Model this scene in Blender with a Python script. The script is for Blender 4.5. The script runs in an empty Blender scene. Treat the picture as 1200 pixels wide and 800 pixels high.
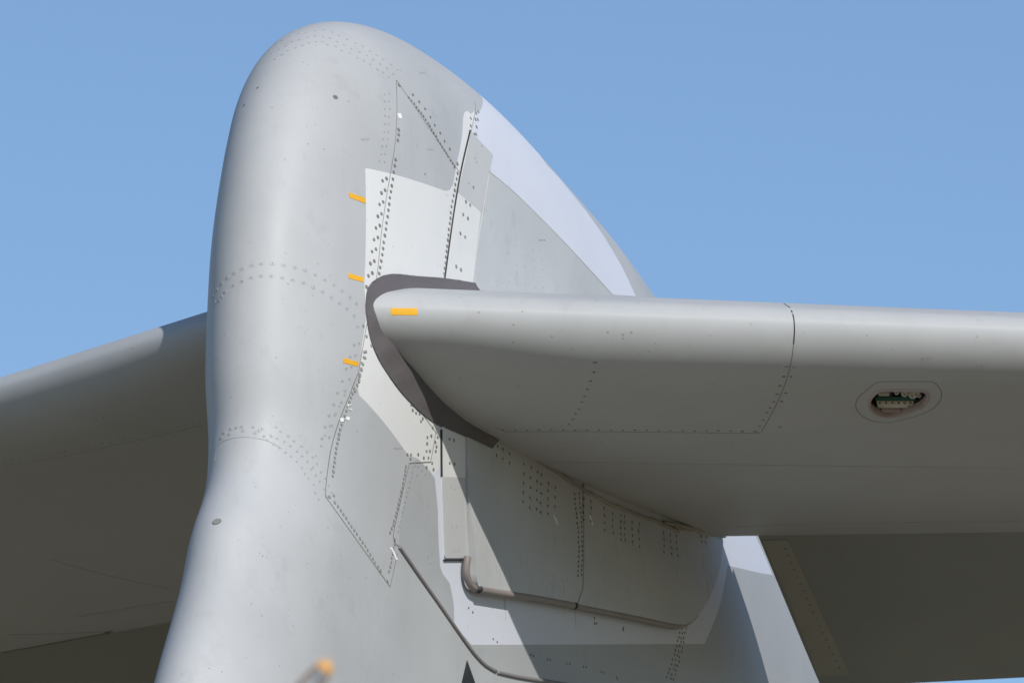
import bpy, bmesh, math, random
import numpy as np
from mathutils import Vector, Matrix
from mathutils.bvhtree import BVHTree
from mathutils.geometry import delaunay_2d_cdt
random.seed(4)
S = bpy.context.scene
COL = S.collection

# ------------------------------------------------------------------ camera, sky, sun
FPX = 10500.0
TH, PH, U0, V0, DIST = 0.36050857, 0.26025459, -1.06267906, 0.26058787, 42.0
FWD = Vector((math.cos(PH)*math.cos(TH), math.cos(PH)*math.sin(TH), math.sin(PH)))
RGT = Vector((math.sin(TH), -math.cos(TH), 0)); UPV = RGT.cross(FWD)
CAM = -DIST*FWD - U0*RGT - V0*UPV
cd = bpy.data.cameras.new('camera'); cam = bpy.data.objects.new('camera', cd); COL.objects.link(cam)
cam.matrix_world = Matrix(((RGT.x, UPV.x, -FWD.x, CAM.x), (RGT.y, UPV.y, -FWD.y, CAM.y), (RGT.z, UPV.z, -FWD.z, CAM.z), (0, 0, 0, 1)))
cd.sensor_width = 36; cd.sensor_fit = 'HORIZONTAL'; cd.lens = FPX/1200*36
cd.clip_start = .5; cd.clip_end = 20000
cd.dof.use_dof = True; cd.dof.focus_distance = 42.5; cd.dof.aperture_fstop = 8
S.camera = cam
SUN_AZ, SUN_EL = math.radians(43), math.radians(29.5)      # azimuth from the nose towards the port side
SD = Vector((-math.cos(SUN_AZ)*math.cos(SUN_EL), -math.sin(SUN_AZ)*math.cos(SUN_EL), math.sin(SUN_EL)))
W = bpy.data.worlds.new('World'); S.world = W; W.use_nodes = True
nt = W.node_tree; bg = nt.nodes['Background']
sky = nt.nodes.new('ShaderNodeTexSky'); sky.sky_type = 'NISHITA'; sky.sun_disc = False
sky.sun_elevation = SUN_EL; sky.sun_rotation = math.atan2(SD.x, SD.y)
sky.altitude = 50; sky.air_density = 1.0; sky.dust_density = .15; sky.ozone_density = 3.6
nt.links.new(sky.outputs[0], bg.inputs[0]); bg.inputs[1].default_value = .119
sl = bpy.data.lights.new('sun', 'SUN'); sl.energy = 3.9; sl.angle = math.radians(.5); sl.color = (1, .96, .895)
so = bpy.data.objects.new('sun', sl); COL.objects.link(so); so.rotation_euler = SD.to_track_quat('Z', 'Y').to_euler()
S.view_settings.view_transform = 'Standard'; S.view_settings.look = 'None'; S.view_settings.gamma = 1
S.view_settings.exposure = 0.0
S.cycles.max_bounces = 6

# ------------------------------------------------------------------ materials
def paint(name, col, rough=.5, grime=.08, spec=.26, bump=.02, dirtcol=(.2, .17, .12), spots=True):
    m = bpy.data.materials.new(name); m.use_nodes = True; n = m.node_tree; b = n.nodes['Principled BSDF']
    tc = n.nodes.new('ShaderNodeTexCoord')
    def noise(scale, det, rgh, vec=None):
        t = n.nodes.new('ShaderNodeTexNoise'); t.inputs['Scale'].default_value = scale
        t.inputs['Detail'].default_value = det; t.inputs['Roughness'].default_value = rgh
        n.links.new(vec or tc.outputs['Object'], t.inputs['Vector']); return t
    def ramp(src, a, b_, lo=0., hi=1.):
        r = n.nodes.new('ShaderNodeMapRange'); r.inputs[1].default_value = a; r.inputs[2].default_value = b_
        r.inputs[3].default_value = lo; r.inputs[4].default_value = hi; n.links.new(src, r.inputs[0]); return r.outputs[0]
    def mix(fac, c1, c2):
        x = n.nodes.new('ShaderNodeMix'); x.data_type = 'RGBA'
        n.links.new(fac, x.inputs[0])
        for i, c in ((6, c1), (7, c2)):
            if isinstance(c, tuple): x.inputs[i].default_value = (*c, 1)
            else: n.links.new(c, x.inputs[i])
        return x.outputs[2]
    big = noise(1.3, 4, .6)
    mp = n.nodes.new('ShaderNodeMapping'); mp.inputs['Scale'].default_value = (6, 6, .7)
    n.links.new(tc.outputs['Object'], mp.inputs[0])
    strk = noise(2.2, 5, .65, mp.outputs[0])
    c = mix(ramp(big.outputs[0], .3, .7), tuple(v*(1-grime) for v in col), tuple(v*(1+grime*.6) for v in col))
    c = mix(ramp(strk.outputs[0], .58, .8, 0, grime*3), c, tuple(v*.72 for v in col))
    sm = noise(7, 6, .7); c = mix(ramp(sm.outputs[0], .56, .74, 0, grime*1.7), c, tuple(v*.6+.03 for v in dirtcol))
    if spots:
        sp = noise(38, 2, .5); c = mix(ramp(sp.outputs[0], .735, .765, 0, .5), c, tuple(v*.62 for v in dirtcol) if False else dirtcol)
    n.links.new(c, b.inputs['Base Color'])
    n.links.new(ramp(big.outputs[0], .3, .7, rough-.05, rough+.07), b.inputs['Roughness'])
    b.inputs['Specular IOR Level'].default_value = spec
    if bump:
        f = noise(140, 3, .6); bp = n.nodes.new('ShaderNodeBump'); bp.inputs['Strength'].default_value = bump; bp.inputs['Distance'].default_value = .01
        n.links.new(f.outputs[0], bp.inputs['Height'])
        w = noise(2.0, 2, .5); b2 = n.nodes.new('ShaderNodeBump'); b2.inputs['Strength'].default_value = .25; b2.inputs['Distance'].default_value = .008
        n.links.new(w.outputs[0], b2.inputs['Height']); n.links.new(b2.outputs[0], bp.inputs['Normal'])
        n.links.new(bp.outputs[0], b.inputs['Normal'])
    return m
M = {}
M['gray'] = paint('light_gray_paint', (.435, .442, .45))
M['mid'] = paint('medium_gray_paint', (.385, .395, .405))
M['white'] = paint('off_white_paint', (.665, .663, .652), grime=.03)
M['blue_white'] = paint('sky_sheen_white_paint', (.61, .63, .70), grime=.03)  # off-white paint with the bluish cast of reflected sky put into its color
M['fairing'] = paint('fairing_gray_paint', (.48, .49, .495), grime=.1)
M['stab'] = paint('stabilizer_gray_paint', (.425, .432, .438), grime=.06, spec=.16)
M['fairing_stain'] = paint('dirty_streak_paint', (.36, .365, .36), rough=.6, grime=.1, bump=0, spots=False)
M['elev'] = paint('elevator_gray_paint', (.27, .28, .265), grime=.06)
M['plate'] = paint('plate_gray_paint', (.49, .495, .495), grime=.05)
M['tan'] = paint('bare_strip_paint', (.33, .325, .285), grime=.1)
M['rubber'] = paint('dark_rubber', (.118, .107, .11), rough=.48, grime=.15, bump=.15, spots=False)
M['tube'] = paint('worn_rubber_tube', (.27, .235, .22), rough=.5, grime=.2, bump=.1)
M['strip'] = paint('gray_rubber_strip', (.22, .21, .215), rough=.6, grime=.12, bump=.05)
M['seam'] = paint('seam_sealant', (.20, .195, .18), rough=.7, grime=.25, bump=0, spots=False)
M['faintseam'] = paint('faint_seam_paint', (.33, .33, .32), rough=.6, grime=.2, bump=0, spots=False)
M['light_sealant'] = paint('pale_sealant', (.36, .33, .28), rough=.7, grime=.35, bump=.1)
M['ring'] = paint('fastener_ring', (.17, .165, .15), rough=.6, grime=.3, bump=0, spots=False)
M['head'] = paint('fastener_head', (.25, .25, .24), rough=.4, grime=.2, bump=0, spots=False)
M['faint'] = paint('filled_fastener', (.36, .365, .365), rough=.5, grime=.1, bump=0, spots=False)
M['stain'] = paint('streaky_stain', (.13, .12, .10), rough=.8, grime=.3, bump=0, spots=False)
M['black'] = paint('black_paint', (.025, .027, .03), rough=.5, grime=.1, bump=0, spots=False)
M['yellow'] = paint('yellow_marking', (.80, .41, .025), rough=.5, grime=.14, bump=0, spots=False)
M['tag'] = paint('white_marking', (.85, .85, .83), rough=.5, grime=.02, bump=0, spots=False)
M['metal'] = paint('dull_pinkish_metal', (.38, .31, .29), rough=.4, grime=.15, bump=.03, spots=False)
M['green'] = paint('green_board', (.03, .12, .09), rough=.5, grime=.1, bump=0, spots=False)
M['lampwhite'] = paint('pale_plastic', (.62, .60, .54), rough=.4, grime=.05, bump=0, spots=False)
M['lampcore'] = paint('ochre_contact', (.42, .30, .16), rough=.4, grime=.05, bump=0, spots=False)
M['blade'] = paint('blade_gray', (.17, .18, .19), rough=.4, grime=.05, bump=0, spots=False)
M['bronze'] = paint('blade_edge_bronze', (.20, .12, .06), rough=.4, grime=.05, bump=0, spots=False)
M['tip'] = paint('orange_tip', (.62, .34, .12), rough=.5, grime=.04, bump=0, spots=False)
M['ground'] = paint('dry_grass_and_apron', (.24, .20, .128), rough=.95, grime=.3, spec=.1, bump=0, spots=False)

# ------------------------------------------------------------------ object helpers
def link(name, me, mats, parent=None, kind=None, label=None):
    o = bpy.data.objects.new(name, me); COL.objects.link(o)
    for m in (mats if isinstance(mats, (list, tuple)) else [mats]): me.materials.append(m)
    if parent: o.parent = parent
    if kind: o['kind'] = kind
    if label: o['label'] = label
    return o
def mesh(name, V, Fc, smooth=True, mi=None):
    me = bpy.data.meshes.new(name); me.from_pydata([tuple(v) for v in V], [], Fc); me.update()
    if smooth: me.polygons.foreach_set('use_smooth', [True]*len(me.polygons))
    if mi is not None: me.polygons.foreach_set('material_index', mi)
    return me
tail = bpy.data.objects.new('aircraft_tail', None); COL.objects.link(tail)
tail['label'] = 'gray T-tail of a large transport airplane with rounded bullet fairing and both horizontal stabilizers'
tail['category'] = 'airplane tail'

# ------------------------------------------------------------------ ground (out of frame, gives the bounce light)
V = []; Fc = []
N = 24
for i in range(N+1):
    for j in range(N+1):
        V.append(((i/N-.5)*12000, (j/N-.5)*12000, -12.7))
for i in range(N):
    for j in range(N): a = i*(N+1)+j; Fc.append((a, a+N+1, a+N+2, a+1))
g = link('ground', mesh('ground', V, Fc, False), M['ground']); g['kind'] = 'structure'

# ------------------------------------------------------------------ fin + bullet fairing body as  y^2 = G(x, z)
ZK = [-7,-4,-2.4,-2.0,-1.6,-1.3,-1.05,-.8,-.5,-.2,.2,.6,1.0,1.4,2.0]
XK = [-1.2,-.4,.4,1.2,2.0,3.0,4.0,5.0,5.8,6.5,7.2,8.0]
X0 = [-3.885, -2.233, -1.354, -1.135, -0.899, -0.763, -0.583, -0.504, -0.502, -0.485, -0.434, -0.31, -0.142, -0.037, 0.127]
ZT = [1.569, 1.553, 1.553, 1.554, 1.534, 1.425, 1.289, 1.045, 0.729, 0.45, 0.2, -0.1]
def spl(xk, yk, x):
    xk = np.asarray(xk, float); yk = np.asarray(yk, float); h = np.diff(xk); d = np.diff(yk)/h
    m = np.zeros_like(yk); m[0] = d[0]; m[-1] = d[-1]
    for i in range(1, len(xk)-1): m[i] = (h[i]*d[i-1]+h[i-1]*d[i])/(h[i-1]+h[i])
    x = np.asarray(x, float); i = np.clip(np.searchsorted(xk, x)-1, 0, len(xk)-2)
    t = (x-xk[i])/h[i]; tc = np.clip(t, 0, 1)
    y = (2*tc**3-3*tc**2+1)*yk[i]+(tc**3-2*tc**2+tc)*h[i]*m[i]+(-2*tc**3+3*tc**2)*yk[i+1]+(tc**3-tc**2)*h[i]*m[i+1]
    return y+np.where(t < 0, t*h[i]*m[i], 0)+np.where(t > 1, (t-1)*h[i]*m[i+1], 0)
def sst(a, b, x):
    t = np.clip((x-a)/(b-a), 0, 1); return t*t*(3-2*t)
def G(x, z):
    b = .38+.09*sst(-1.35, -.35, z)
    b = b*np.clip(1-.80*np.clip((x-2.2)/6.3, 0, 2)**1.6, .05, 1)
    rle = 2.6+.2*sst(-1.4, -.4, z)
    p = 1-np.clip((x-spl(ZK, X0, z))/rle, -1, 1)
    q = 1-np.clip((spl(XK, ZT, x)-z)/.75, -1, 1)
    e = 1-np.clip((8.6-x)/.25, -1, 1)
    return b*b*(1-np.clip(p, 0, 9)**5.5-np.clip(q, 0, 9)**2.2-np.clip(e, 0, 9)**2)
ZMIN = -6.0
NT = 260
xs = np.linspace(-4.5, 8.65, 2400)
def rootx(z):
    w = np.where(G(xs, z+0*xs) > 0)[0]
    if len(w) < 3: return None
    out = []
    for a, b in ((xs[w[0]]-.006, xs[w[0]]), (xs[w[-1]]+.006, xs[w[-1]])):
        for _ in range(22):
            m = .5*(a+b)
            if G(np.array([m]), np.array([z]))[0] > 0: b = m
            else: a = m
        out.append(b)
    return out
lo, hi = 1.0, 2.0
for _ in range(25):
    m = .5*(lo+hi)
    if (G(xs, m+0*xs) > 0).sum() >= 3: lo = m
    else: hi = m
ZMAX = lo
tabv = np.linspace(0, 1, NT); tab = np.array([rootx(ZMIN+(ZMAX-ZMIN)*math.sin(v*math.pi/2)) for v in tabv])
def uv_to_xz(u, v):
    z = ZMIN+(ZMAX-ZMIN)*np.sin(v*np.pi/2); a = np.interp(v, tabv, tab[:, 0]); b = np.interp(v, tabv, tab[:, 1])
    return a+(b-a)*(.5-.5*np.cos(u*np.pi)), z
def xz_to_uv(x, z):
    v = np.arcsin(np.clip((z-ZMIN)/(ZMAX-ZMIN), -1, 1))*2/np.pi
    a = np.interp(v, tabv, tab[:, 0]); b = np.interp(v, tabv, tab[:, 1])
    return np.arccos(np.clip(1-2*(x-a)/(b-a), -1, 1))/np.pi, v
def body_pts(u, v, side=-1):
    x, z = uv_to_xz(u, v); y = np.sqrt(np.clip(G(x, z), 0, 9)); y[(u < 1e-9) | (u > 1-1e-9)] = 0
    h = 1e-3; gx = (G(x+h, z)-G(x-h, z))/(2*h); gz = (G(x, z+h)-G(x, z-h))/(2*h)
    n = np.stack([-gx, side*2*np.maximum(y, 1e-4), -gz], 1); n /= np.linalg.norm(n, axis=1)[:, None]
    return np.stack([x, side*y, z], 1), n
# rough body for ray casting (port + starboard)
def pxray(q):
    d = FWD+((q[0]-600)/FPX)*RGT-((q[1]-400)/FPX)*UPV; d.normalize(); return d
NU, NV = 250, 210
gu = np.linspace(0, 1, NU); gv = np.linspace(0, 1, NV)
UU, VV = np.meshgrid(gu, gv)
Pp, Np = body_pts(UU.ravel(), VV.ravel(), -1); Ps = Pp*[1, -1, 1]
bvV = [Vector(p) for p in Pp]+[Vector(p) for p in Ps]; bvN = np.concatenate([Np, Np*[1, -1, 1]])
bvF = []
for s in range(2):
    o_ = s*NU*NV
    for i in range(NV-1):
        for j in range(NU-1):
            a = o_+i*NU+j; bvF.append((a, a+1, a+NU+1, a+NU) if s == 0 else (a, a+NU, a+NU+1, a+1))
BODY = BVHTree.FromPolygons(bvV, bvF)
def body_hit(q, centre=(520, 420)):
    """the point of the fin surface seen at a photograph pixel, and its normal"""
    q = list(q)
    for k in range(60):
        loc, nn, idx, dist = BODY.ray_cast(CAM, pxray(q))
        if loc is not None: break
        q = [q[0]+(centre[0]-q[0])*.004, q[1]+(centre[1]-q[1])*.004]
    f = bvF[idx]; n = Vector(bvN[list(f)].mean(0)); n.normalize()
    # analytic normal where possible
    h = 1e-3; x, z = loc.x, loc.z
    A = np.array([x+h, x-h, x, x]); B = np.array([z, z, z+h, z-h]); g_ = G(A, B)
    n2 = Vector((-(g_[0]-g_[1])/(2*h), 2*loc.y, -(g_[2]-g_[3])/(2*h)))
    if n2.length > 1e-4: n = n2.normalized()
    return loc, n
def ridge(q):
    """where the outline (y=0) lies beyond the silhouette point seen at q, in (x,z)"""
    l, n = body_hit(q); c = Vector((2.5, 0, -.6)); d = Vector((l.x, 0, l.z))-c; a, b = 1.0, 2.0
    for _ in range(30):
        m = .5*(a+b); p = c+d*m
        if G(np.array([p.x]), np.array([p.z]))[0] > 0: a = m
        else: b = m
    p = c+d*(a*1.03); return (p.x, p.z)
def XZ(q):
    l, n = body_hit(q); return (l.x, l.z)

# color zones, as closed curves in the side view (x, z); the mesh is cut along them
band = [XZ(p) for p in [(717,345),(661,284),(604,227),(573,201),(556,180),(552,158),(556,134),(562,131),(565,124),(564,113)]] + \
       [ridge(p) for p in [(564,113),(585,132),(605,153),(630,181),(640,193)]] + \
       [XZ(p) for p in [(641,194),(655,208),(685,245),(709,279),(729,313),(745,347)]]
# behind the stabilizer the pale band runs on to the lower edge of the light zone
lower = [XZ(p) for p in [(717,345),(745,347)]]
low2 = [XZ(p) for p in [(886,629),(898,655),(905,673),(893,671.5),(852.5,662),(845,704),(836,730),(825.6,753.8),(700,754.5),(552.7,755),(541,742),(532,728),(532,710),
        (530.6,700),(527,683),(519,672),(516,664),(514,635),(513,596),(509.5,560),(503,550.5),(490,537.5),(477.5,532)]]
light_lower = low2 + [XZ(p) for p in [(512,498),(570,500),(720,560),(850,600)]]
w1 = [XZ(p) for p in [(428,197),(456,203),(522,224),(527,222.5),(531,216),(536,188),(542.5,138.5),(544.5,131.5),(548,130),(552,134),(557,129),
      (552,158),(540,230),(530,300),(521,330),(520,370),(560,480),(520,540),(508,556),(490,537.5),(477.5,532),(428.7,470.6),(421,463),(419.6,456),(424,407),(428.7,375),(427,333.5)]]
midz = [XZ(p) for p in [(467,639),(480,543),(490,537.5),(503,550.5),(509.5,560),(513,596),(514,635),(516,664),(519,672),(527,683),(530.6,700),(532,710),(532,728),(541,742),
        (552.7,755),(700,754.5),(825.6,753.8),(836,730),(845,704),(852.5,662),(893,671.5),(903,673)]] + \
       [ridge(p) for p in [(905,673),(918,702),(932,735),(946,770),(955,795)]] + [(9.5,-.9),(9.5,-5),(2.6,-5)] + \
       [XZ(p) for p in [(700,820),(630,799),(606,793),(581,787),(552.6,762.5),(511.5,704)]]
tint = [XZ(p) for p in [(394,609),(376,690),(359,770),(345,830)]] + [(.3,-5),(2.6,-5)] + [XZ(p) for p in [(700,820),(630,799),(606,793),(581,787),(552.6,762.5),(511.5,704),(467,639),(457,687)]]
M['tint'] = paint('darker_fin_gray', (.425, .434, .442))  # slightly darker gray aft of a line running down the fin
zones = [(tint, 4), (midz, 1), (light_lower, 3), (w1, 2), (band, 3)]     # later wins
def pip(px, py, poly):
    poly = np.asarray(poly); ins = np.zeros(px.shape, bool); n = len(poly); j = n-1
    for i in range(n):
        xi, yi = poly[i]; xj, yj = poly[j]
        c = ((yi > py) != (yj > py)); 
        with np.errstate(divide='ignore', invalid='ignore'): xx = (xj-xi)*(py-yi)/(yj-yi+1e-30)+xi
        ins ^= c & (px < xx); j = i
    return ins
def build_body():
    verts = [Vector((u, v)) for u, v in zip(UU.ravel(), VV.ravel())]
    edges = []
    # border
    for i in range(NV-1): edges += [(i*NU, (i+1)*NU), (i*NU+NU-1, (i+1)*NU+NU-1)]
    for j in range(NU-1): edges += [(j, j+1), ((NV-1)*NU+j, (NV-1)*NU+j+1)]
    for poly, mi in zones:
        pts = []
        n = len(poly)
        for i in range(n):
            a = poly[i]; b = poly[(i+1) % n]; L = math.hypot(b[0]-a[0], b[1]-a[1]); k = max(1, int(L/.04))
            for t in range(k): pts.append((a[0]+(b[0]-a[0])*t/k, a[1]+(b[1]-a[1])*t/k))
        P = np.array(pts); u, v = xz_to_uv(P[:, 0], P[:, 1]); o0 = len(verts)
        u = np.clip(u, 2e-4, 1-2e-4); v = np.clip(v, 2e-4, 1-2e-4)
        verts += [Vector((a, b)) for a, b in zip(u, v)]
        edges += [(o0+i, o0+(i+1) % len(u)) for i in range(len(u))]
    vo, eo, fo, _, _, _ = delaunay_2d_cdt(verts, edges, [], 0, 1e-7)
    uv = np.array([tuple(v) for v in vo]); uv[:, 0][uv[:, 0] < 1e-6] = 0; uv[:, 0][uv[:, 0] > 1-1e-6] = 1
    F_ = np.array(fo); c = uv[F_].mean(1); cx, cz = uv_to_xz(c[:, 0], c[:, 1])
    mi = np.zeros(len(F_), int)
    for poly, k in zones: mi[pip(cx, cz, poly)] = k
    P, Nn = body_pts(uv[:, 0], uv[:, 1], -1)
    onedge = (uv[:, 0] == 0) | (uv[:, 0] == 1)
    idx2 = np.arange(len(P))+len(P)
    remap = np.where(onedge, np.arange(len(P)), 0); k = len(P); other = []
    for i in range(len(P)):
        if not onedge[i]: remap[i] = k; k += 1; other.append(i)
    allP = np.concatenate([P, P[other]*[1, -1, 1]]); allN = np.concatenate([Nn, Nn[other]*[1, -1, 1]])
    # orientation
    a, b, c3 = P[F_[:, 0]], P[F_[:, 1]], P[F_[:, 2]]; fn = np.cross(b-a, c3-a); flip = (fn*Nn[F_].mean(1)).sum(1) < 0
    F_[flip] = F_[flip][:, ::-1]
    Fm = remap[F_][:, ::-1]
    me = bpy.data.meshes.new('fin'); me.from_pydata(allP.tolist(), [], np.concatenate([F_, Fm]).tolist()); me.update()
    me.polygons.foreach_set('use_smooth', [True]*len(me.polygons)); me.polygons.foreach_set('material_index', np.concatenate([mi, mi]))
    me.normals_split_custom_set_from_vertices(allN.tolist())
    return me
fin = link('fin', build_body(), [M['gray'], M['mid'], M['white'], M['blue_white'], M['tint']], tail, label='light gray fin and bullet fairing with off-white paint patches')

# ------------------------------------------------------------------ horizontal stabilizers and elevators
TL, TH_ = math.tan(0.49772347), math.tan(0.30165487)
UL = [0, .006, .016, .035, .07, .12, .18, .25, .34, .48, .64, .82, 1.0]
ZL = [0, -.085, -.138, -.198, -.258, -.295, -.313, -.318, -.31, -.275, -.205, -.105, 0.0]
UT = [0, .006, .016, .035, .07, .12, .20, .30, .42, .56, .72, .86, 1.0]
ZU = [0, .055, .092, .13, .185, .24, .31, .355, .375, .36, .31, .25, .17]
ZR = [0, -.07, -.112, -.16, -.222, -.285, -.318, -.322, -.305, -.265, -.195, -.10, 0.0]
CH0 = 4.9
def stab_frame(p):
    xn = p*TL-.13; xh = 4.80247+p*TH_; return xn, xh
def stab_sec(p, n=70):
    xn, xh = stab_frame(p); sc = (xh-xn)/CH0
    t = np.linspace(0, 1, n); u = t**2.2*(1-.0)+0*t
    sq = np.sqrt(u)
    w_ = float(sst(.5, 1.3, p)); zl = w_*spl(np.sqrt(UL), ZL, sq)+(1-w_)*spl(np.sqrt(UL), ZR, sq); zu = spl(np.sqrt(UT), ZU, sq)
    x = xn+(xh-xn)*u; z0 = -.12
    low = np.stack([x, z0+zl*sc], 1); up = np.stack([x, z0+zu*sc], 1)
    return np.concatenate([up[::-1], low[1:]])     # hinge top -> nose -> hinge bottom
def build_stab(side, name):
    ps = np.concatenate([np.linspace(.12, 4.6, 70), np.linspace(4.75, 8.6, 16)])
    rows = [stab_sec(p) for p in ps]; n = len(rows[0]); V = []; Fc = []
    for p, r_ in zip(ps, rows): V += [(a[0], side*p, a[1]) for a in r_]
    for i in range(len(ps)-1):
        for j in range(n-1):
            a = i*n+j; f = (a, a+1, a+n+1, a+n); Fc.append(f if side < 0 else f[::-1])
        a = i*n; f = (a+n-1, a, a+n, a+n+n-1); Fc.append(f if side < 0 else f[::-1])   # rear spar face
    c0 = list(range(n)); c1 = [(len(ps)-1)*n+j for j in range(n)]
    Fc.append(c0[::-1] if side < 0 else c0); Fc.append(c1 if side < 0 else c1[::-1])
    me = mesh(name, V, Fc)
    return me
stabs = {}
for side in (-1, 1):
    me = build_stab(side, 'horizontal_stabilizer')
    bm = bmesh.new(); bm.from_mesh(me); bmesh.ops.recalc_face_normals(bm, faces=bm.faces); bm.to_mesh(me); bm.free()
    for p in me.polygons:
        if len(p.vertices) > 8: p.use_smooth = False
    try: me.set_sharp_from_angle(angle=math.radians(40))
    except Exception: pass
    stabs[side] = link('horizontal_stabilizer', me, M['stab'], tail,
        label='port horizontal stabilizer with lit leading edge, reaching out of the right of the photo' if side < 0 else 'starboard horizontal stabilizer behind the fin, reaching out of the left of the photo')
def tree_of(o):
    me = o.data; return BVHTree.FromPolygons([v.co.copy() for v in me.vertices], [tuple(p.vertices) for p in me.polygons])
ST = {s: tree_of(o) for s, o in stabs.items()}
SN = {s: [n.vector.copy() for n in o.data.corner_normals] for s, o in stabs.items()}
def stab_hit_fn(side):
    t = ST[side]; me = stabs[side].data; vn = [v.normal.copy() for v in me.vertices]; polys = [tuple(p.vertices) for p in me.polygons]; vc = [v.co.copy() for v in me.vertices]
    def f(q):
        q = list(q)
        for k in range(50):
            loc, n, i, d = t.ray_cast(CAM, pxray(q))
            if loc is not None: break
            q[1] += (k+1)*.6*(1 if k % 2 else -1)
        # inverse distance vertex normal
        acc = Vector()
        for vi in polys[i]: acc += vn[vi]/((vc[vi]-loc).length+1e-4)
        return loc, acc.normalized()
    return f
port_hit, star_hit = stab_hit_fn(-1), stab_hit_fn(1)

# ------------------------------------------------------------------ things laid on the real surfaces
def spl2(pts, step=4, closed=False):
    """Catmull-Rom through pixel points"""
    P = [Vector(p) for p in pts]; n = len(P); out = []
    rng = n if closed else n-1
    for i in range(rng):
        g_ = lambda k: P[k % n] if closed else P[max(0, min(n-1, k))]
        a, b, c, d = g_(i-1), g_(i), g_(i+1), g_(i+2)
        k = max(1, int((c-b).length/step))
        for s in range(k):
            t = s/k; out.append(.5*((2*b)+(c-a)*t+(2*a-5*b+4*c-d)*t*t+(3*b-a-3*c+d)*t**3))
    if not closed: out.append(P[-1])
    return [tuple(v) for v in out]
def lin(pts, step=4, closed=True):
    out = []; n = len(pts)
    for i in range(n if closed else n-1):
        a = pts[i]; b = pts[(i+1) % n]; L = math.hypot(b[0]-a[0], b[1]-a[1]); k = max(1, int(L/step))
        for s in range(k): out.append((a[0]+(b[0]-a[0])*s/k, a[1]+(b[1]-a[1])*s/k))
    if not closed: out.append(pts[-1])
    return out
def plate(name, poly, off, mat, parent, hit=body_hit, step=5, skirt=.004, edge_step=4, label=None, offfn=None, sharp=True):
    b = lin(poly, edge_step); P = np.array(b); x0, y0 = P.min(0); x1, y1 = P.max(0)
    gx, gy = np.meshgrid(np.arange(x0+step*.5, x1, step), np.arange(y0+step*.5, y1, step)); gx = gx.ravel(); gy = gy.ravel()
    ins = pip(gx, gy, b)
    # keep a margin from the border
    gx, gy = gx[ins], gy[ins]
    if len(gx):
        dd = np.sqrt((gx[:, None]-P[None, :, 0])**2+(gy[:, None]-P[None, :, 1])**2).min(1); gx, gy = gx[dd > step*.35], gy[dd > step*.35]
    vs = [Vector(p) for p in b]+[Vector(p) for p in zip(gx, gy)]
    vo, eo, fo, _, _, _ = delaunay_2d_cdt(vs, [(i, (i+1) % len(b)) for i in range(len(b))], [], 1, 1e-5)
    V = []; base = []
    for v in vo:
        l, n = hit((v.x, v.y)); o_ = off if offfn is None else offfn(v.x, v.y, off)
        V.append(l+n*o_); base.append(l-n*skirt)
    cnt = {}
    for f in fo:
        for i in range(len(f)):
            e = (f[i], f[(i+1) % len(f)]); cnt[e] = 1
    Fc = [tuple(f) for f in fo]; n0 = len(V)
    used = {}
    for (a, c) in list(cnt):
        if (c, a) not in cnt:
            for k in (a, c):
                if k not in used: used[k] = (len(V), len(V)+1); V.append(V[k].copy()); V.append(base[k])
            Fc.append((used[c][0], used[a][0], used[a][1], used[c][1]))
    me = mesh(name, V, Fc)
    bm = bmesh.new(); bm.from_mesh(me)
    # make top faces look at the camera side
    bm.faces.ensure_lookup_table(); f0 = bm.faces[0]
    if f0.normal.dot(CAM-f0.calc_center_median()) < 0: bmesh.ops.reverse_faces(bm, faces=bm.faces[:])
    bm.to_mesh(me); bm.free()
    return link(name, me, mat, parent, label=label)
def ribbon(name, pts, wpx, off, mat, parent, hit=body_hit, smoothpts=True, step=4, label=None, kind=None, me_only=False):
    c = spl2(pts, step) if smoothpts else lin(pts, step, False)
    V = []; Fc = []; up = None
    H = [hit(q) for q in c]
    for i, (l, n) in enumerate(H):
        t = (H[min(i+1, len(H)-1)][0]-H[max(i-1, 0)][0]).normalized(); s = n.cross(t).normalized(); w = wpx/250*.5
        V += [l+s*w-n*.002, l+s*w*.8+n*off, l-s*w*.8+n*off, l-s*w-n*.002]
    for i in range(len(H)-1):
        for k in range(3): a = i*4+k; Fc.append((a, a+1, a+5, a+4))
    if me_only: return V, Fc
    return link(name, mesh(name, V, Fc), mat, parent, label=label, kind=kind)
def tube(name, pts3, rad, mat, parent, nseg=12, caps=True):
    V = []; Fc = []; prev = None
    for i, p in enumerate(pts3):
        t = (pts3[min(i+1, len(pts3)-1)]-pts3[max(i-1, 0)]).normalized()
        if prev is None: prev = t.orthogonal().normalized()
        s = (prev-t*prev.dot(t)).normalized(); prev = s; q = t.cross(s)
        for k in range(nseg): a = 2*math.pi*k/nseg; V.append(p+(s*math.cos(a)+q*math.sin(a))*(rad if not callable(rad) else rad(i/(len(pts3)-1))))
    for i in range(len(pts3)-1):
        for k in range(nseg): a = i*nseg+k; b = i*nseg+(k+1) % nseg; Fc.append((a, b, b+nseg, a+nseg))
    Fc.append(tuple(range(nseg))[::-1]); Fc.append(tuple((len(pts3)-1)*nseg+k for k in range(nseg)))
    return link(name, mesh(name, V, Fc), mat, parent)
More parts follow.
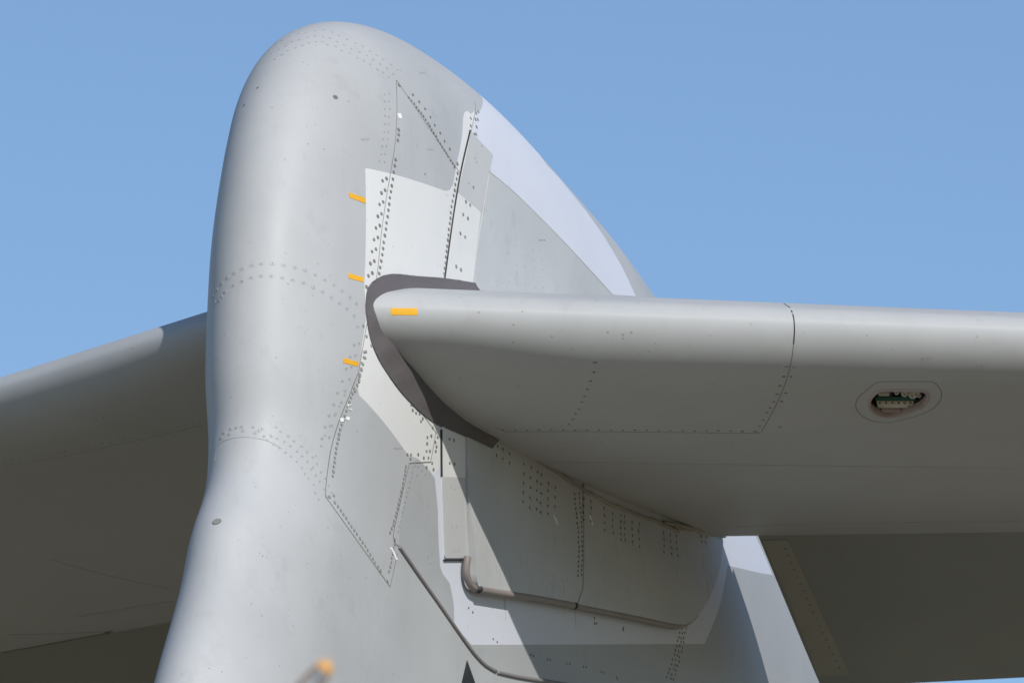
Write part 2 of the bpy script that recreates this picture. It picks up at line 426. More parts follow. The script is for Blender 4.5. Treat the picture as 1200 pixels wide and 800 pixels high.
def rivets(name, pts, rpx, mats, parent, hit=body_hit, off=.001, h=.0012, ringfrac=.62, asp=1.25, label=None, offs=None):
    """all the small fasteners of one field as one mesh: a sunken dark ring and a slightly proud head"""
    V = []; Fc = []; mi = []; k = 10
    if name == 'filled_fasteners': h = .0003
    for q in pts:
        r = .98*(q[2] if len(q) > 2 else rpx)/250*random.uniform(.88, 1.1)
        l, n = hit(q[:2]); 
        t = (Vector((0, 0, 1))-n*n.z); t = t.normalized() if t.length > .1 else n.orthogonal().normalized(); s = n.cross(t)
        l = l+n*off; b = len(V)
        for rr, hh in ((r, -.0015-off), (r*.97, h*.6), (r*ringfrac, h*.6), (r*ringfrac*.9, h*1.5)):
            for i in range(k): a = 2*math.pi*i/k; V.append(l+(s*math.cos(a)*asp+t*math.sin(a))*rr+n*hh)
        for z in range(3):
            for i in range(k): Fc.append((b+z*k+i, b+z*k+(i+1) % k, b+(z+1)*k+(i+1) % k, b+(z+1)*k+i)); mi.append(0 if z < 2 else 1)
        Fc.append(tuple(b+3*k+i for i in range(k))); mi.append(1)
    return link(name, mesh(name, V, Fc, False, mi), mats, parent, kind='stuff', label=label)
def along(pts, sp, off=0, smooth=True, jit=.4, skip=0, end=0):
    """pixel points at a spacing along a polyline, shifted sideways (off>0: to the right of travel in the picture)"""
    c = spl2(pts, 1) if smooth else lin(pts, 1, False); out = []; d = skip; acc = 0
    L = sum(math.hypot(c[i+1][0]-c[i][0], c[i+1][1]-c[i][1]) for i in range(len(c)-1))
    for i in range(len(c)-1):
        a, b = c[i], c[i+1]; l = math.hypot(b[0]-a[0], b[1]-a[1])
        while acc+l >= d and l > 0:
            t = (d-acc)/l; dx, dy = (b[0]-a[0])/l, (b[1]-a[1])/l
            if d <= L-end: out.append((a[0]+dx*t*l-dy*off+random.uniform(-jit, jit), a[1]+dy*t*l+dx*off+random.uniform(-jit, jit)))
            d += sp
        acc += l
    return out
# crop coordinate systems used when the photograph was measured
zA = lambda X, Y: (220+X/3., Y/3.)
zB = lambda X, Y: (380+X/3.077, 80+Y/3.077)
zC = lambda X, Y: (220+X/3.077, 260+Y/3.077)
zD = lambda X, Y: (380+X/3.077, 300+Y/3.077)
zE = lambda X, Y: (360+X/3.077, 440+Y/3.077)
zF = lambda X, Y: (500+X/2.858, 500+Y/2.858)
zG = lambda X, Y: (440+X/2.308, 600+Y/2.308)
zH = lambda X, Y: (160+X/2.667, 500+Y/2.667)
zI = lambda X, Y: (540+X/2.963, 90+Y/2.963)
zJ = lambda X, Y: (540+X/3.077, 300+Y/3.077)
zK = lambda X, Y: (860+X/3.077, 340+Y/3.077)
zL = lambda X, Y: (980+X/8., 430+Y/8.)

# --- fairing plates
# two plates that cover the pivot slot, above and below the stabilizer
up_cover = plate('hinge_cover', [(551.5,155),(576.6,181),(562.6,249),(536,226)], .004, M['plate'], fin, label='gray upper part of the slot cover above the stabilizer')
plate('hinge_cover', [(536,226),(562.6,249),(561,262),(553,335),(521,331)], .004, M['white'], fin, label='white lower part of the slot cover above the stabilizer')
plate('upper_fairing', [(576.3,183),(573,201),(604,227),(661,284),(717,345),(724,362),(552,362),(554.5,320),(563,262)], .005, M['fairing'], fin, label='gray triangular fairing panel above the stabilizer')
def fo_low(x, y, off):
    # stands further off the fin towards its lower, free edge
    yb = 686+(x-548)*.195; t = min(1, max(0, 1-(yb-y)/130)); t = t*t*(3-2*t); e = min(1, max(0, (845-x)/45)); return off*(.3+.7*t)*(.35+.65*e**.7)
seamF = [zF(512,212),zF(510,330),zF(500,450),zF(490,540),zF(466,602)]
botF = [(548,660),(547,678),(553,690)]+[(600,698.5),(633,704),(663,709)]
plate('lower_fairing', [(544,500),(576,500),(610,515),(645,540)]+[(678.6,566)]+seamF+[(633,704),(600,698.5),(556,690),(549,686),(547.5,676),(547.5,655)], .05, M['fairing'], fin, offfn=fo_low, skirt=.01, label='front panel of the gray fairing hanging under the stabilizer')
sF2 = [(x+1.6, y) for x, y in seamF]
plate('lower_fairing', [(845.5,618),(846,640),(842,662),(835,682),(824,702),(812,717),(800,728),(786,733),(740,724),(700,716.5),(664.5,710)]+sF2[::-1]+[(682,566),(710,575),(760,600),(800,612)], .05, M['fairing'], fin, offfn=fo_low, skirt=.01, label='rear panel of the gray fairing hanging under the stabilizer')
plate('hinge_cover', [(516,500),(543.8,500),(543.8,559),(517.5,558.5)], .007, M['white'], fin, label='white upper part of the slot cover below the stabilizer', skirt=.01)
plate('hinge_cover', [(517.5,558.5),(543.8,559),(547.8,653.5),(520.5,653.5)], .007, M['plate'], fin, label='gray lower part of the slot cover below the stabilizer', skirt=.01)
# --- black slot behind the upper cover's front edge, and below
ribbon('gap', [(550.5,153),(540.5,196),(534,232),(528,272),(520.5,327)], 1.6, .006, M['black'], fin)
ribbon('gap', [(516.2,503),(516.5,558)], 1.8, .009, M['black'], fin)
ribbon('gap', [(519,656),(548.5,655.5)], 2.0, .009, M['black'], fin)
# --- rubber seal round the stabilizer root
seal_out = spl2([(556,331.5),(520,326),(487,323.5),(458,321),(442,326),(431,337),(428,358),(429.5,375),(433.6,397),(442,419),(455,440),(469,459),(480,471),(492,483),(513,498),(542.5,511),(573,525)], 6)
seal_in = [(580,508),(585,496),(560,486),(538,474),(520,458),(504,440),(489,420),(475,397),(465,375),(458,362),(460,352),(490,346),(557,345)]
so_ = np.array(seal_out); si_ = np.array(lin(seal_in, 4, False)); rs_ = random.Random(3); ph_ = [(rs_.uniform(.05, .16), rs_.uniform(.05, .16), rs_.uniform(0, 6)) for _ in range(5)]
def seal_off(x, y, off):
    a = np.hypot(so_[:, 0]-x, so_[:, 1]-y).min(); b = np.hypot(si_[:, 0]-x, si_[:, 1]-y).min(); f_ = a/(a+b+1e-6)
    w_ = sum(math.sin(x*p[0]+y*p[1]+p[2]) for p in ph_)
    return .006+.016*float(sst(515, 570, x))*float(sst(475, 500, y))+.04*f_**1.3+.0011*w_*min(1, a/6)
seal = plate('rubber_seal', seal_out+seal_in, .011, M['rubber'], fin, step=3.5, skirt=.01, offfn=seal_off, edge_step=3.5)
sm_ = seal.data.copy(); sm_.transform(Matrix.Diagonal((1, -1, 1, 1))); sm_.flip_normals()
so2 = bpy.data.objects.new('rubber_seal', sm_); COL.objects.link(so2); so2.parent = fin
# --- bottom tube seal of the lower fairing
def off_pts(pts, off, step=3): return [ (lambda h: h[0]+h[1]*off)(body_hit(q)) for q in spl2(pts, step)]
tube('tube_seal', off_pts([(541,652),(539.5,664),(540.5,676),(545,686),(551,689.5)], .03), .018, M['tube'], fin)
tube('tube_seal', off_pts([(552.5,690.5),(600,697.5),(633,703),(662.5,708.5)], .038), .019, M['tube'], fin)
tube('tube_seal', off_pts([(665,709),(700,716),(740,724),(775,731.5),(788,732.5),(800,728.5),(810,720)], .036), lambda t: .018 if t < .8 else .018*(1-(t-.8)*3.5), M['tube'], fin)
tube('joint_gap', off_pts([(551.2,690),(553,690.3)], .038), .0198, M['black'], fin)
tube('joint_gap', off_pts([(662.4,708.4),(665.2,709)], .0375), .0198, M['black'], fin)
# --- strip seal on the fin
tube('strip_seal', off_pts([(467,640),(489,672),(511.5,704),(535,738),(552.6,762.5),(566,777),(580,786)], .002), .0105, M['strip'], fin)
tube('strip_seal', off_pts([(582,787),(606,792.5),(640,798),(700,808)], .002), .0105, M['strip'], fin)
rq = random.Random(21)
V = []; Fc = []
def streaks(qs, hit, dx, L, w):
    global V, Fc
    for q in qs:
        l_ = L*rq.uniform(.5, 1.4); v, f = ribbon('', [q, (q[0]+dx*l_*.5+rq.uniform(-.6,.6), q[1]+l_*.5), (q[0]+dx*l_, q[1]+l_)], w*rq.uniform(.5, 1.3), .0007, None, None, hit=hit, me_only=True, step=5)
        b = len(V); V += v; Fc += [tuple(x+b for x in f_) for f_ in f]
def lowh(q):
    l, n = body_hit(q); return l+n*fo_low(q[0], q[1], .05), n
streaks([(rq.uniform(600, 830), rq.uniform(625, 690)) for _ in range(22)], lowh, .03, 15, .9)
streaks([(rq.uniform(556, 592), rq.uniform(640, 675)) for _ in range(8)], lowh, .03, 11, .9)
link('rain_streaks', mesh('rain_streaks', V, Fc), M['fairing_stain'], fin, kind='stuff')
# --- panel seams
SEAM = []
def seam(pts, w=1.0, mat='seam', hit=body_hit, parent=None, off=.0012, smooth=True): return ribbon('seam', pts, w, off, M[mat], parent or fin, hit=hit, smoothpts=smooth)
le_seam = [(464.5,94),(465,132),(463,168),(458,200),(452,236),(446.6,275),(442,320),(436,350),(429,384),(425,408),(420,436),(409,464),(397,494),(388,525),(383,558),(381,581)]
seam(le_seam[:11], 1.0); seam(le_seam[10:], 1.4)
seam([(464.5,94),(500,146),(539,203)], 1.0)
seam([(381,581),(419,634),(457,687)], 1.5, smooth=False)
seam([(457,687),(465.6,648)], 1.3); seam([(467,640),(460.7,628.5),(469,588),(479.6,542.5)], 1.6); seam([(479.6,542.5),(504.6,541)], 1.6); seam([(504.6,541),(511,505)], 1.2)
seam([(494,484),(512,508)], 1.0)
seam([(455,689),(441,745),(427,797),(420,825)], .7, 'faintseam')
seam([(556,119),(557,128),(552,155)], .8)
seam([zF(1029-0,0)] if False else [(560,182),(573,201)], .6)
seam(spl2([(251,540),(256,521),(270,514),(290,512),(312,516),(330,525)], 6), .8, 'faintseam')
ribbon('sealant_edge', [(573,202),(604,228),(661,285),(717,346)], .8, .0055, M['light_sealant'], fin)

# ------------------------------------------------------------------ fasteners of the fin
DR = [M['ring'], M['head']]; FR = [M['faint'], M['faint']]
pts = [zB(*p) for p in [(270,62),(268,222),(268,240),(265,260),(257,330),(254,352),(250,375),(247,400),(243,424),(240,445),(236,467),(234,490),(231,512),(228,535),(224,558),(222,580),(218,603),(214,628),(212,650),(209,672),(205,695),(201,718),(198,740)]]
pts += [zB(*p) for p in [(224,398),(210,406),(219,440),(206,450),(212,482),(199,491),(206,525),(193,534),(200,567),(186,576),(193,610),(179,618),(186,652),(172,661),(180,695),(166,704),(173,738),(159,748),(152,788)]]
pts += [zB(*p) for p in [(528,181),(528,208),(480,345),(547,163),(555,158),(545,185),(553,185),(549,212),(541,238),(547,238)]]
pts += along([zB(481,380),zB(462,480),zB(448,590),zB(437,690),zB(431,748)], 6.6, 0)
rivets('fasteners', pts, 2.3, DR, fin, asp=1.25, label='dark fasteners on the white panel above the stabilizer')
pts = along([zB(305,108),zB(352,167),zB(417,270),zB(472,362)], 4.6)
pts += along([zB(319,96),zB(368,155),zB(433,260),zB(470,315)], 11)
rivets('fasteners', pts, 1.8, DR, fin, ringfrac=.5, asp=1.25)
rivets('fasteners', [zB(*p) for p in [(508,482),(523,494),(498,528),(515,542),(488,596),(505,609),(473,715),(490,727),(535,430)]], 2.4, DR, fin, off=.0045, label='paired fasteners on the upper slot cover')
rivets('fasteners', [zB(*p)+(1.5,) for p in [(518,415),(565,280),(540,325),(546,340)]], 1.6, FR, fin, off=.0045)
# along the lower access panel
pts = along([(423,412),(417,442),(411,460)], 6.5, -4)
pts += [zD(*p) for p in [(150,345),(147,367),(139,390),(134,411),(128,432),(125,452),(170,323),(152,290),(141,252),(165,282),(162,443)]][:9]
pts += along([(414,455),(404,482),(396,508),(391,536),(388,560)], 5.6, -1.5)
pts += [zE(96,432), zE(80,437)]
pts += along([(391,590),(419,630),(446,672)], 5.6, -2) + [zE(290,740)]
pts += along([(476,546),(470,577),(463,606),(457,625)], 5.0, 0) + along([(465,632),(461,655),(457,672)], 5.5, 2)
rivets('fasteners', pts, 2.0, [M['ring'], M['faint']], fin, asp=1.2, label='stained fasteners round the lower access panel')
pts = [zE(*p) for p in [(375,105),(392,110),(392,135),(405,138),(410,165),(380,125),(416,155),(452,188),(433,222),(447,217),(432,245),(462,240),(430,272),(442,272),(463,272),(420,296),(437,296),(400,284),(374,284),(361,284),(372,300),(450,315),(455,338),(430,330),(466,256),(470,222)]]
rivets('fasteners', pts, 2.0, DR, fin, asp=1.25, label='dark fasteners in front of the lower slot cover')
pts = along([(484,546),(478,575),(471,603),(466,625)], 6, 0)+along([(490,546),(499,556)], 6, 0)+[zE(*p) for p in [(435,648),(450,640),(446,672),(397,355),(378,350),(390,322)]]
rivets('filled_fasteners', pts, 2.2, FR, fin, label='painted-over fasteners on the medium gray fin skin')
rivets('fasteners', [zE(508,228),zE(524,233),zE(509,315),zE(526,318)], 2.2, DR, fin, off=.0075, label='paired fasteners on the lower slot cover')
rivets('filled_fasteners', [zE(*p) for p in [(514,400),(530,405),(518,542),(534,542),(526,628),(540,628)]], 1.9, [M['faint'], M['plate']], fin, off=.0075)
# rows round the nose of the bullet
r1 = [(90,270),(105,245),(122,222),(143,200),(168,183),(197,168),(232,155),(266,150),(306,149),(347,155),(388,163),(424,174),(460,190),(494,208),(527,227),(556,247),(585,271),(608,293)]
r2 = [(98,290),(112,280),(122,268),(134,252),(165,228),(196,213),(229,200),(264,194),(303,194),(341,200),(379,208),(418,219),(453,235),(487,251),(518,270),(547,292),(574,312),(600,337),(613,377)]
r3 = [(600,442),(617,437),(585,485),(605,480),(572,527),(590,522),(557,573),(583,565),(540,615),(567,607),(526,657),(553,649),(509,697),(533,690),(495,738),(519,733),(484,780),(510,775)]
r4 = [(195,737),(236,738),(266,745),(200,752),(243,760),(275,772),(302,772),(155,745),(150,765),(130,760),(120,778),(175,741),(255,752)]
rows = [zC(*p) for p in r1+r2]
rivets('filled_fasteners', rows, 2.7, [M['faint'], M['gray']], fin, ringfrac=.86, label='two rows of painted-over fasteners round the bullet nose')
rivets('fastener_dimples', rows, .62, [M['ring'], M['ring']], fin, off=.0022)
rows = [zC(*p) for p in r3+r4]
rivets('filled_fasteners', rows, 2.3, [M['faint'], M['gray']], fin, ringfrac=.82)
rivets('fastener_dimples', rows, .6, [M['ring'], M['ring']], fin, off=.0022)
pts = []
for o_ in (-8, 0, 9): pts += along([(318,508),(345,526),(366,550),(384,583)], 9, o_, jit=1.2)
pts += [zC(484,780)]+along([(418,470),(398,512),(378,560)], 13, 16, jit=1)
for o_ in (-4, 3, 10): pts += along([zA(290,180),zA(345,150),zA(400,128),zA(475,120),zA(540,142),zA(600,172),zA(690,222),zA(735,262)], 9.5, o_, jit=1)
for o_ in (5, 10): pts += along([zA(722,330),zA(724,400),zA(715,500),zA(702,590)], 9, o_, jit=.8)
rivets('filled_fasteners', pts, 1.5, FR, fin, ringfrac=.6, label='faint painted-over fasteners on the bullet skin')
pts = [(zI(155+i*30+random.uniform(-3,3)+j*2, 582+j*32+i*6+random.uniform(-3,3))) for i in range(5) for j in range(6)]
pts = [p for p in pts if p[1] < 342]
rivets('filled_fasteners', pts+[zI(97,708),zI(125,708),zI(57,705),zI(123,722)], 1.3, [M['faint'], M['fairing']], fin, off=.0055, label='faint grid of fasteners on the fairing panel above the stabilizer')
# bolts and specks
rivets('bolts', [(393,114,3.0),(498,204,1.4),(286.5,123,2.0),(302,103,1.5),zI(158,477)+(1.2,)], 2.5, [M['head'], M['ring']], fin, ringfrac=.45)
rivets('drain_port', [(254,611,4.4)], 4.4, [M['ring'], M['head']], fin, ringfrac=.8)
# fields on the lower fairing (stand on its surface)
def low_hit(q):
    l, n = body_hit(q); return l+n*fo_low(q[0], q[1], .05), n
cols = [(226,65,95,2),(246,75,106,2),(268,90,120,2),(316,125,250,5),(340,135,270,5),(362,150,275,5),(375,160,285,5),(398,188,290,5),(421,203,298,4),
        (517,240,310,4),(540,250,315,4),(585,272,345,4),(612,290,355,4),(640,297,378,5),(652,300,380,5),(676,320,385,4),(700,325,400,4),(782,355,420,4),(805,362,425,4),(826,365,432,4),(912,366,384,2),(928,368,388,2)]
pts = []; st = []
for X, a, b, n in cols:
    for k in range(n):
        Y = a+(b-a)*k/(n-1); pts.append(zF(X-(Y-a)*.04+random.uniform(-1.5,1.5), Y)); st.append(zF(X, Y+9))
pts += along([zF(485,225),zF(492,330),zF(488,420),zF(478,500)], 5.6)+along([zF(502,222),zF(506,330),zF(500,420),zF(490,500)], 5.6)
rivets('fasteners', pts, 1.9, [M['stain'], M['ring']], fin, hit=low_hit, off=.0006, asp=1.1, label='columns of dark stained fasteners on the lower fairing')
rivets('stains', [p for p in st if random.random() < .6], 1.2, [M['seam'], M['seam']], fin, hit=low_hit, off=.0004, asp=.5, h=.0004)
pts = [zG(252,258),zG(263,270),zG(318,342),zG(329,350),zG(592,285),zG(597,300),zG(592,300)]+[zG(*p)+(1.4,) for p in [(465,397),(472,399),(517,408),(525,409),(562,417),(570,418),(610,430),(616,433),(652,445),(655,450),(420,385),(427,388)]]
for o_ in (-4, 0, 4): pts += along([zG(832,300),zG(826,345),zG(812,400),zG(795,455)], 5.5, o_*.9, jit=.9)
pts = [p if len(p) > 2 else p+(1.6,) for p in pts]
rivets('fasteners', pts, 1.6, [M['stain'], M['ring']], fin, asp=1.1, label='small dark fasteners below the lower fairing')
rivets('drain_port', [zG(670,315)+(3.0,)], 3, [M['stain'], M['ring']], fin, asp=.6)
# streaks of dirt running down under the tube seal
for q, L in ((zG(350,232), 26), (zG(540,265), 20), (zG(347,232), 14)):
    ribbon('dirt_streak', [q, (q[0]+1.0, q[1]+L)], .8, .0008, M['faintseam'], fin)
# ragged sealant along the joint of fairing and stabilizer
jt = [(575,512),(605,527),(640,548),(671,569),(710,590),(738,601),(766,611.5),(780,618),(790,622.5)]
tube('sealant_bead', [low_hit(q)[0]+Vector((random.uniform(-.004,.004), -.006, random.uniform(-.004,.004))) for q in spl2(jt, 4)], .008, M['light_sealant'], fin, 6)
tube('sealant_bead', [low_hit(q)[0]+Vector((random.uniform(-.004,.004), -.012, random.uniform(-.004,.004))) for q in spl2([(772,612),(800,619),(825,624),(846,628)], 4)], .008, M['light_sealant'], fin, 6)
plate('bracket', [(783,613),(808,618.5),(806,623),(786,620)], .02, M['light_sealant'], fin, hit=low_hit, step=5)
rr_ = random.Random(9)
sp_ = [(rr_.uniform(262, 425), rr_.uniform(60, 790)) for _ in range(50)]+[(rr_.uniform(200, 460), rr_.uniform(560, 795)) for _ in range(30)]
rivets('paint_specks', [p+(rr_.choice((.35,.4,.5,.75)),) for p in sp_ if p[0] > 262 or p[1] > 560], .7, [M['seam'], M['faintseam']], fin, h=.0002, off=.0004, ringfrac=.4)
# markings
def mark(name, poly, mat, off=.0012, hit=body_hit, parent=None, label=None): return plate(name, poly, off, M[mat], parent or fin, hit=hit, step=4, edge_step=4, skirt=.001, label=label)
mark('yellow_mark', [(408.5,225.5),(428,232.2),(428.3,238.6),(409.5,231.5)], 'yellow', .0018)
mark('yellow_mark', [(408,320),(425.5,325),(425.5,330.5),(408.6,326)], 'yellow', .0018)
mark('yellow_mark', [(402,419),(420,424.2),(419.6,429.4),(402.4,425)], 'yellow', .0018)
mark('black_triangle', [(547,773),(556.3,799),(566,827),(534,827),(541,799)], 'black', .0022)
for p in ([zE(118,153),zE(130,153),zE(130,166),zE(119,166)], [zE(141,149),zE(152,149),zE(151,160),zE(141,160)], [zE(299,619),zE(305,619),zE(325,662),zE(319,665)], [zA(738,400),zA(747,399),zA(752,415),zA(743,419)]):
    mark('white_tag', p, 'tag', .003)
ribbon('white_tag', [zE(158,104),zE(147,106),zE(146,118),zE(155,124),zE(161,122)], 1.2, .003, M['tag'], fin)
for p in ([zF(412,293),zF(416,293),zF(426,325),zF(422,326)], [zF(532,293),zF(536,293),zF(545,329),zF(541,330)]):
    mark('white_tag', p, 'tag', .002, hit=low_hit)
V = []; Fc = []
for cx, cy, n in ((427.5,163.7,5),(505,175.5,4),(495.5,85.5,4),(zI(280,568)[0], zI(280,568)[1],4),(466,525.5,5)):
    for i in range(n):
        v, f = ribbon('', [(cx-4+i*2.1, cy-1.0), (cx-4+i*2.1+.6, cy+1.1)], .55, .007 if cx > 570 else .0012, None, None, me_only=True, step=2); b = len(V); V += v; Fc += [tuple(x+b for x in f_) for f_ in f]
link('stencil_marks', mesh('stencil_marks', V, Fc), M['ring'], fin, kind='stuff')

# ------------------------------------------------------------------ details of the port stabilizer
PS = stabs[-1]; SS = stabs[1]
mark('yellow_mark', [(457.5,361),(489,361),(489,369.3),(458,369)], 'yellow', .0015, hit=port_hit, parent=PS)
ribbon('joint_gap', [(919,356),(925,360),(929.5,370),(931,385),(930,403)], 1.8, .0012, M['black'], PS, hit=port_hit)
seam([(930,403),(927,425),(918,455),(905,483),(892,506)], .9, hit=port_hit, parent=PS)
seam([(592,505.5),(700,505.5),(800,506.5),(892,507.5)], .8, hit=port_hit, parent=PS)
seam([(592,505.5),(580,500)], .6, hit=port_hit, parent=PS)
DS = [M['ring'], M['head']]
pts = [zK(*p)+(1.6,) for p in [(190,274),(217,276),(180,311),(206,311),(166,344),(155,374),(187,370),(144,402),(172,400),(131,424),(120,440),(106,468),(92,490),(81,510),(30,509),(166,493)]]
pts += [p+(1.5,) for p in along([(590,503.3),(700,503.5),(800,504.3),(885,505)], 14, 0)]
pts += [zJ(*p)+(1.5,) for p in [(480,418),(468,450),(457,480),(446,505),(437,525),(427,550),(413,568),(403,588),(390,606)]]+[(697.5,424,2.2)]
rivets('fasteners', pts, 1.5, DS, PS, hit=port_hit, off=.0005, ringfrac=.4, label='dark fasteners on the underside of the port stabilizer')
pts = [(zJ(340+i*34+random.uniform(-3,3), 655+j*16+random.uniform(-3,3))) for i in range(19) for j in range(2) if random.random() < .8]
rivets('filled_fasteners', pts, 1.0, [M['head'], M['head']], PS, hit=port_hit, off=.0003)
pts = [zJ(*p)+(1.2,) for p in [(490,162),(640,170),(585,283),(530,275),(585,297),(615,275),(678,342),(190,248),(328,290),(65,203),(222,200),(190,310)]]+[zK(*p)+(1.1,) for p in [(480,163),(570,212),(680,247),(876,167),(700,245),(60,122),(383,322),(932,85)]]
rivets('paint_chips', pts, 1.2, [M['light_sealant'], M['light_sealant']], PS, hit=port_hit, off=.0003, h=.0003)
# recessed lamp port: cut a pocket, then its frame and contents
inner = [zL(*p) for p in [(392,238),(430,225),(520,222),(640,222),(740,224),(800,228),(838,245),(846,285),(835,320),(790,365),(720,402),(640,432),(560,452),(480,458),(400,440),(345,405),(318,360),(326,312),(350,275)]]
outer = [zL(*p) for p in [(300,205),(345,165),(395,140),(460,135),(680,135),(900,137),(930,150),(970,200),(988,255),(975,310),(930,370),(870,410),(760,455),(640,488),(500,515),(380,512),(280,480),(215,430),(183,380),(190,315),(230,260)]]
inner = spl2(inner, 2.5, True); outer = spl2(outer, 3, True)
cq = port_hit((1052, 472)); cn = cq[1]
def prism(poly, hit, d0, d1):
    H = [hit(q)[0] for q in poly]; n = len(H)
    V = [h+cn*d0 for h in H]+[h+cn*d1 for h in H]
    Fc = [(i, (i+1) % n, n+(i+1) % n, n+i) for i in range(n)]+[tuple(range(n))[::-1], tuple(range(n, 2*n))]
    return V, Fc
V, Fc = prism(inner, port_hit, .06, -.15)
me = mesh('cut', V, Fc, False); bm = bmesh.new(); bm.from_mesh(me); bmesh.ops.recalc_face_normals(bm, faces=bm.faces); bm.to_mesh(me); bm.free()
co = bpy.data.objects.new('cut', me); COL.objects.link(co); me.materials.append(M['black'])
bo = PS.modifiers.new('b', 'BOOLEAN'); bo.operation = 'DIFFERENCE'; bo.object = co; bo.solver = 'EXACT'
PS.data.materials.append(M['black'])
dg = bpy.context.evaluated_depsgraph_get(); dg.update(); nm = bpy.data.meshes.new_from_object(PS.evaluated_get(dg)); PS.modifiers.clear(); PS.data = nm
bpy.data.objects.remove(co)
def framed(q, d): l, n = port_hit(q); return l+cn*d
H = [framed(q, .003) for q in inner]; n_ = len(H); V = []; Fc = []
for i, h in enumerate(H):
    t = (H[(i+1) % n_]-H[i-1]).normalized(); s = t.cross(cn).normalized()
    if s.dot(h-cq[0]) < 0: s = -s
    for a, b in ((-.001, -.03), (-.001, .001), (.004, .005), (.011, .004), (.016, -.004)): V.append(h+s*a+cn*b)
for i in range(n_):
    for k in range(4): a = i*5+k; b = ((i+1) % n_)*5+k; Fc.append((a, a+1, b+1, b))
link('port_frame', mesh('port_frame', V, Fc), M['metal'], PS)
ribbon('seam', outer+outer[:1], 1.0, .001, M['seam'], PS, hit=port_hit, smoothpts=False)
LA = (-FWD*.92+cn*.25).normalized(); LS = RGT; LS = (LS-LA*LS.dot(LA)).normalized(); LT = LA.cross(LS)
if LT.z < 0: LT = -LT
def inpocket(q, d):
    r_ = pxray(q); o_ = cq[0]-cn*d; return CAM+r_*((o_-CAM).dot(cn)/r_.dot(cn))
def box(name, q0, q1, d, th, mat, bev=.002):
    c = inpocket(((q0[0]+q1[0])/2, (q0[1]+q1[1])/2), d); hx = abs(q1[0]-q0[0])/2/232; hy = abs(q1[1]-q0[1])/2/232
    V = [c+LS*a*hx+LT*b*hy-LA*e for e in (0, th) for a, b in ((-1,-1),(1,-1),(1,1),(-1,1))]
    me = mesh(name, V, [(0,1,2,3),(4,7,6,5),(0,4,5,1),(1,5,6,2),(2,6,7,3),(3,7,4,0)], False)
    bm = bmesh.new(); bm.from_mesh(me); bmesh.ops.recalc_face_normals(bm, faces=bm.faces); bmesh.ops.bevel(bm, geom=bm.edges[:], offset=min(bev, hy*.4), segments=2, affect='EDGES'); bm.to_mesh(me); bm.free()
    return link(name, me, mat, PS)
box('circuit_board', zL(375,278), zL(735,318), .045, .02, M['green'])
box('lamp_bar', zL(392,340), zL(700,384), .035, .03, M['lampwhite'], .004)
box('bracket', zL(425,388), zL(600,430), .022, .02, M['metal'], .003)
box('bracket', zL(395,236), zL(500,272), .05, .02, M['lampwhite'], .003)
box('clip', zL(505,236), zL(532,278), .045, .02, M['black'], .002)
def knob(name, q, r, d, mat, core=None, ln=.035):
    l = inpocket(q, d); V = []; Fc = []; k = 16
    for rr, e in ((r, -ln), (r, -.003), (r*.86, 0), (r*.52, 0), (r*.44, -.004)):
        for i in range(k): a = 2*math.pi*i/k; V.append(l+(LS*math.cos(a)+LT*math.sin(a))*rr+LA*e)
    mi = []
    for z in range(4):
        for i in range(k): Fc.append((z*k+i, z*k+(i+1) % k, (z+1)*k+(i+1) % k, (z+1)*k+i)); mi.append(0 if z < 3 else 1)
    Fc.append(tuple(4*k+i for i in range(k))); mi.append(1)
    return link(name, mesh(name, V, Fc, False, mi), [mat, core or mat], PS)
for X in (408, 467, 526, 585, 642, 697): knob('lamp', zL(X, 331), .0155, .033, M['lampwhite'], M['lampcore'])
for X, Y, r in ((568,240,.012),(642,246,.018),(718,258,.021),(755,252,.017),(780,268,.011)): knob('cable_plug', zL(X, Y), r, .045, M['lampwhite'])

# faint lines on the starboard stabilizer
seam([(4,548),(60,575),(120,600),(200,628)] if False else [(5,545),(70,535),(140,520),(238,498)], .6, 'faintseam', hit=star_hit, parent=SS)
pts = along([(5,540),(70,530),(140,515),(236,494)], 9, 0)+along([(5,550),(40,570),(90,595)], 9, 0)+along([(110,480),(160,520),(220,560)], 13, 0, jit=2)
rivets('filled_fasteners', pts, 1.1, [M['head'], M['head']], SS, hit=star_hit, off=.0003)

ribbon('tan_strip', [(1,765),(60,753.5),(128,741)], 5, .002, M['tan'], SS, hit=star_hit, smoothpts=False)
ribbon('gap', [(123,740),(132,739)], 2.5, .003, M['black'], SS, hit=star_hit)
seam([(10,743),(60,742),(125,739.5)], .9, hit=star_hit, parent=SS)
seam([(60,655),(120,672),(200,690)], .7, 'faintseam', hit=star_hit, parent=SS)
seam([(90,722),(150,712),(205,703)], .6, 'seam', hit=star_hit, parent=SS)
seam([(600,540),(800,543),(1000,546),(1195,548)], .5, 'faintseam', hit=port_hit, parent=PS)
seam([(860,617),(960,613),(1195,610)], .5, 'faintseam', hit=port_hit, parent=PS)
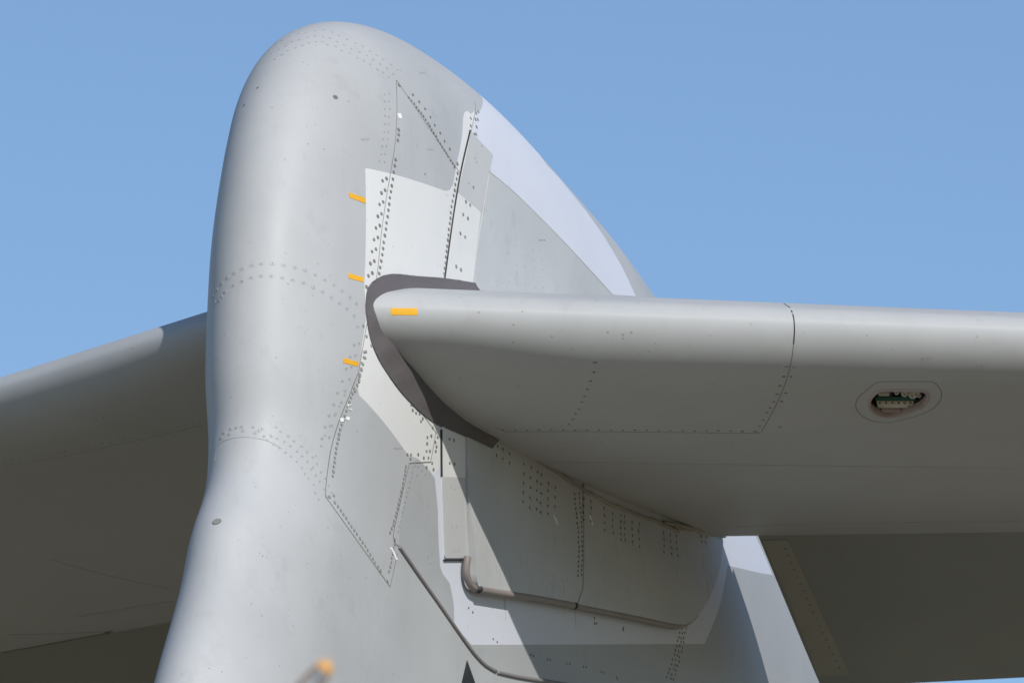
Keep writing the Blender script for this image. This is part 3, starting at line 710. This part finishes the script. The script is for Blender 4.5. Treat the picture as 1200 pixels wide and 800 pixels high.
# ------------------------------------------------------------------ elevators, hanging down behind the hinge line
def elevator(side, p0, p1, label, defl=math.radians(31)):
    V = []; Fc = []; ps = np.linspace(p0, p1, 30); prof = []
    n = 18
    for k in range(n+1): t = k/n; prof.append((t, -.012*math.sin(math.pi*t)*0-.085*(1-t)**.9))
    for k in range(n, -1, -1): t = k/n; prof.append((t, .085*(1-t)**.9+.006))
    for p in ps:
        xn, xh = stab_frame(p); sc = (xh-xn)/CH0; ch = 1.27*sc
        c, s = math.cos(defl), math.sin(defl)
        # lower surface starts at the hinge line's lower edge
        for a, b in prof:
            a_ = a*ch; b_ = (b+.085)*sc
            V.append((xh+.012+a_*c+b_*s*1.0, side*(p+(.035*(1-a) if p == p0 else 0)), -.12+.004-a_*s+b_*c))
    m = len(prof)
    for i in range(len(ps)-1):
        for j in range(m):
            a = i*m+j; b = i*m+(j+1) % m; Fc.append((a, b, b+m, a+m))
    Fc.append(tuple(range(m))); Fc.append(tuple((len(ps)-1)*m+j for j in range(m)))
    me = mesh('elevator', V, Fc); bm = bmesh.new(); bm.from_mesh(me); bmesh.ops.recalc_face_normals(bm, faces=bm.faces); bm.to_mesh(me); bm.free()
    me.set_sharp_from_angle(angle=math.radians(40))
    return link('elevator', me, M['elev'], tail, label=label)
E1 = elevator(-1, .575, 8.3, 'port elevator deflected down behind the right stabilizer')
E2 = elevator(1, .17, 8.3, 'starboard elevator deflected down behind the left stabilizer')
def hit_of(o):
    t = tree_of(o)
    def f(q):
        q = list(q)
        for k in range(60):
            l, n, i, d = t.ray_cast(CAM, pxray(q))
            if l is not None: return l, (n if n.dot(CAM-l) > 0 else -n)
            q = [q[0], q[1]-.5]
        return Vector((0, 0, 0)), Vector((0, 0, 1))
    return f
eh = hit_of(E1)
plate('inboard_panel', [(893,633),(921,631.5),(925,635),(958,706),(996,790),(958,790),(926,706)], .003, M['tan'], E1, hit=eh, step=12)
rivets('fasteners', along([(920,642),(952,714),(984,782)], 9, 0), 1.2, DS, E1, hit=eh, off=.0035)

# ------------------------------------------------------------------ out-of-focus propeller blade tip in front
def at_dist(q, d): return CAM+pxray(q)*d
dB = 18.0
tip = at_dist((387, 774), dB); lowp = at_dist((350, 820), dB)
ax = (tip-lowp).normalized(); 
prop = bpy.data.objects.new('propeller_blade', None); COL.objects.link(prop); L_ = 2.0
base = tip-ax*L_; prop.location = base
prop['label'] = 'out-of-focus propeller blade tip with orange end at the bottom edge'; prop['category'] = 'propeller blade'
wv = ax.cross(FWD).normalized(); dv = ax.cross(wv).normalized()
def blade(name, s0, s1, mats):
    V = []; Fc = []; mi = []; ns = 24; k = 16
    for i in range(ns+1):
        s = s0+(s1-s0)*i/ns; tt = s/L_; hw = .017+.075*(1-tt)**.75
        e = max(0, (s-(L_-.02))/.02); hw *= math.sqrt(max(.02, 1-e*e)); tk = .035*(1-tt*.7)*(1 if e == 0 else math.sqrt(max(.05, 1-e*e)))
        for j in range(k):
            a = 2*math.pi*j/k; V.append(ax*s+wv*math.cos(a)*hw+dv*math.sin(a)*tk)
    for i in range(ns):
        for j in range(k):
            Fc.append((i*k+j, i*k+(j+1) % k, (i+1)*k+(j+1) % k, (i+1)*k+j)); mi.append(1 if len(mats) > 1 and abs(math.cos(2*math.pi*(j+.5)/k)) > .6 else 0)
    Fc.append(tuple(range(k))[::-1]); Fc.append(tuple(ns*k+j for j in range(k))); mi += [0, 0]
    return link(name, mesh(name, V, Fc, True, mi), mats, prop)
blade('blade', 0, L_-.026, [M['blade'], M['bronze']]); blade('blade_tip', L_-.025, L_, [M['tip']])
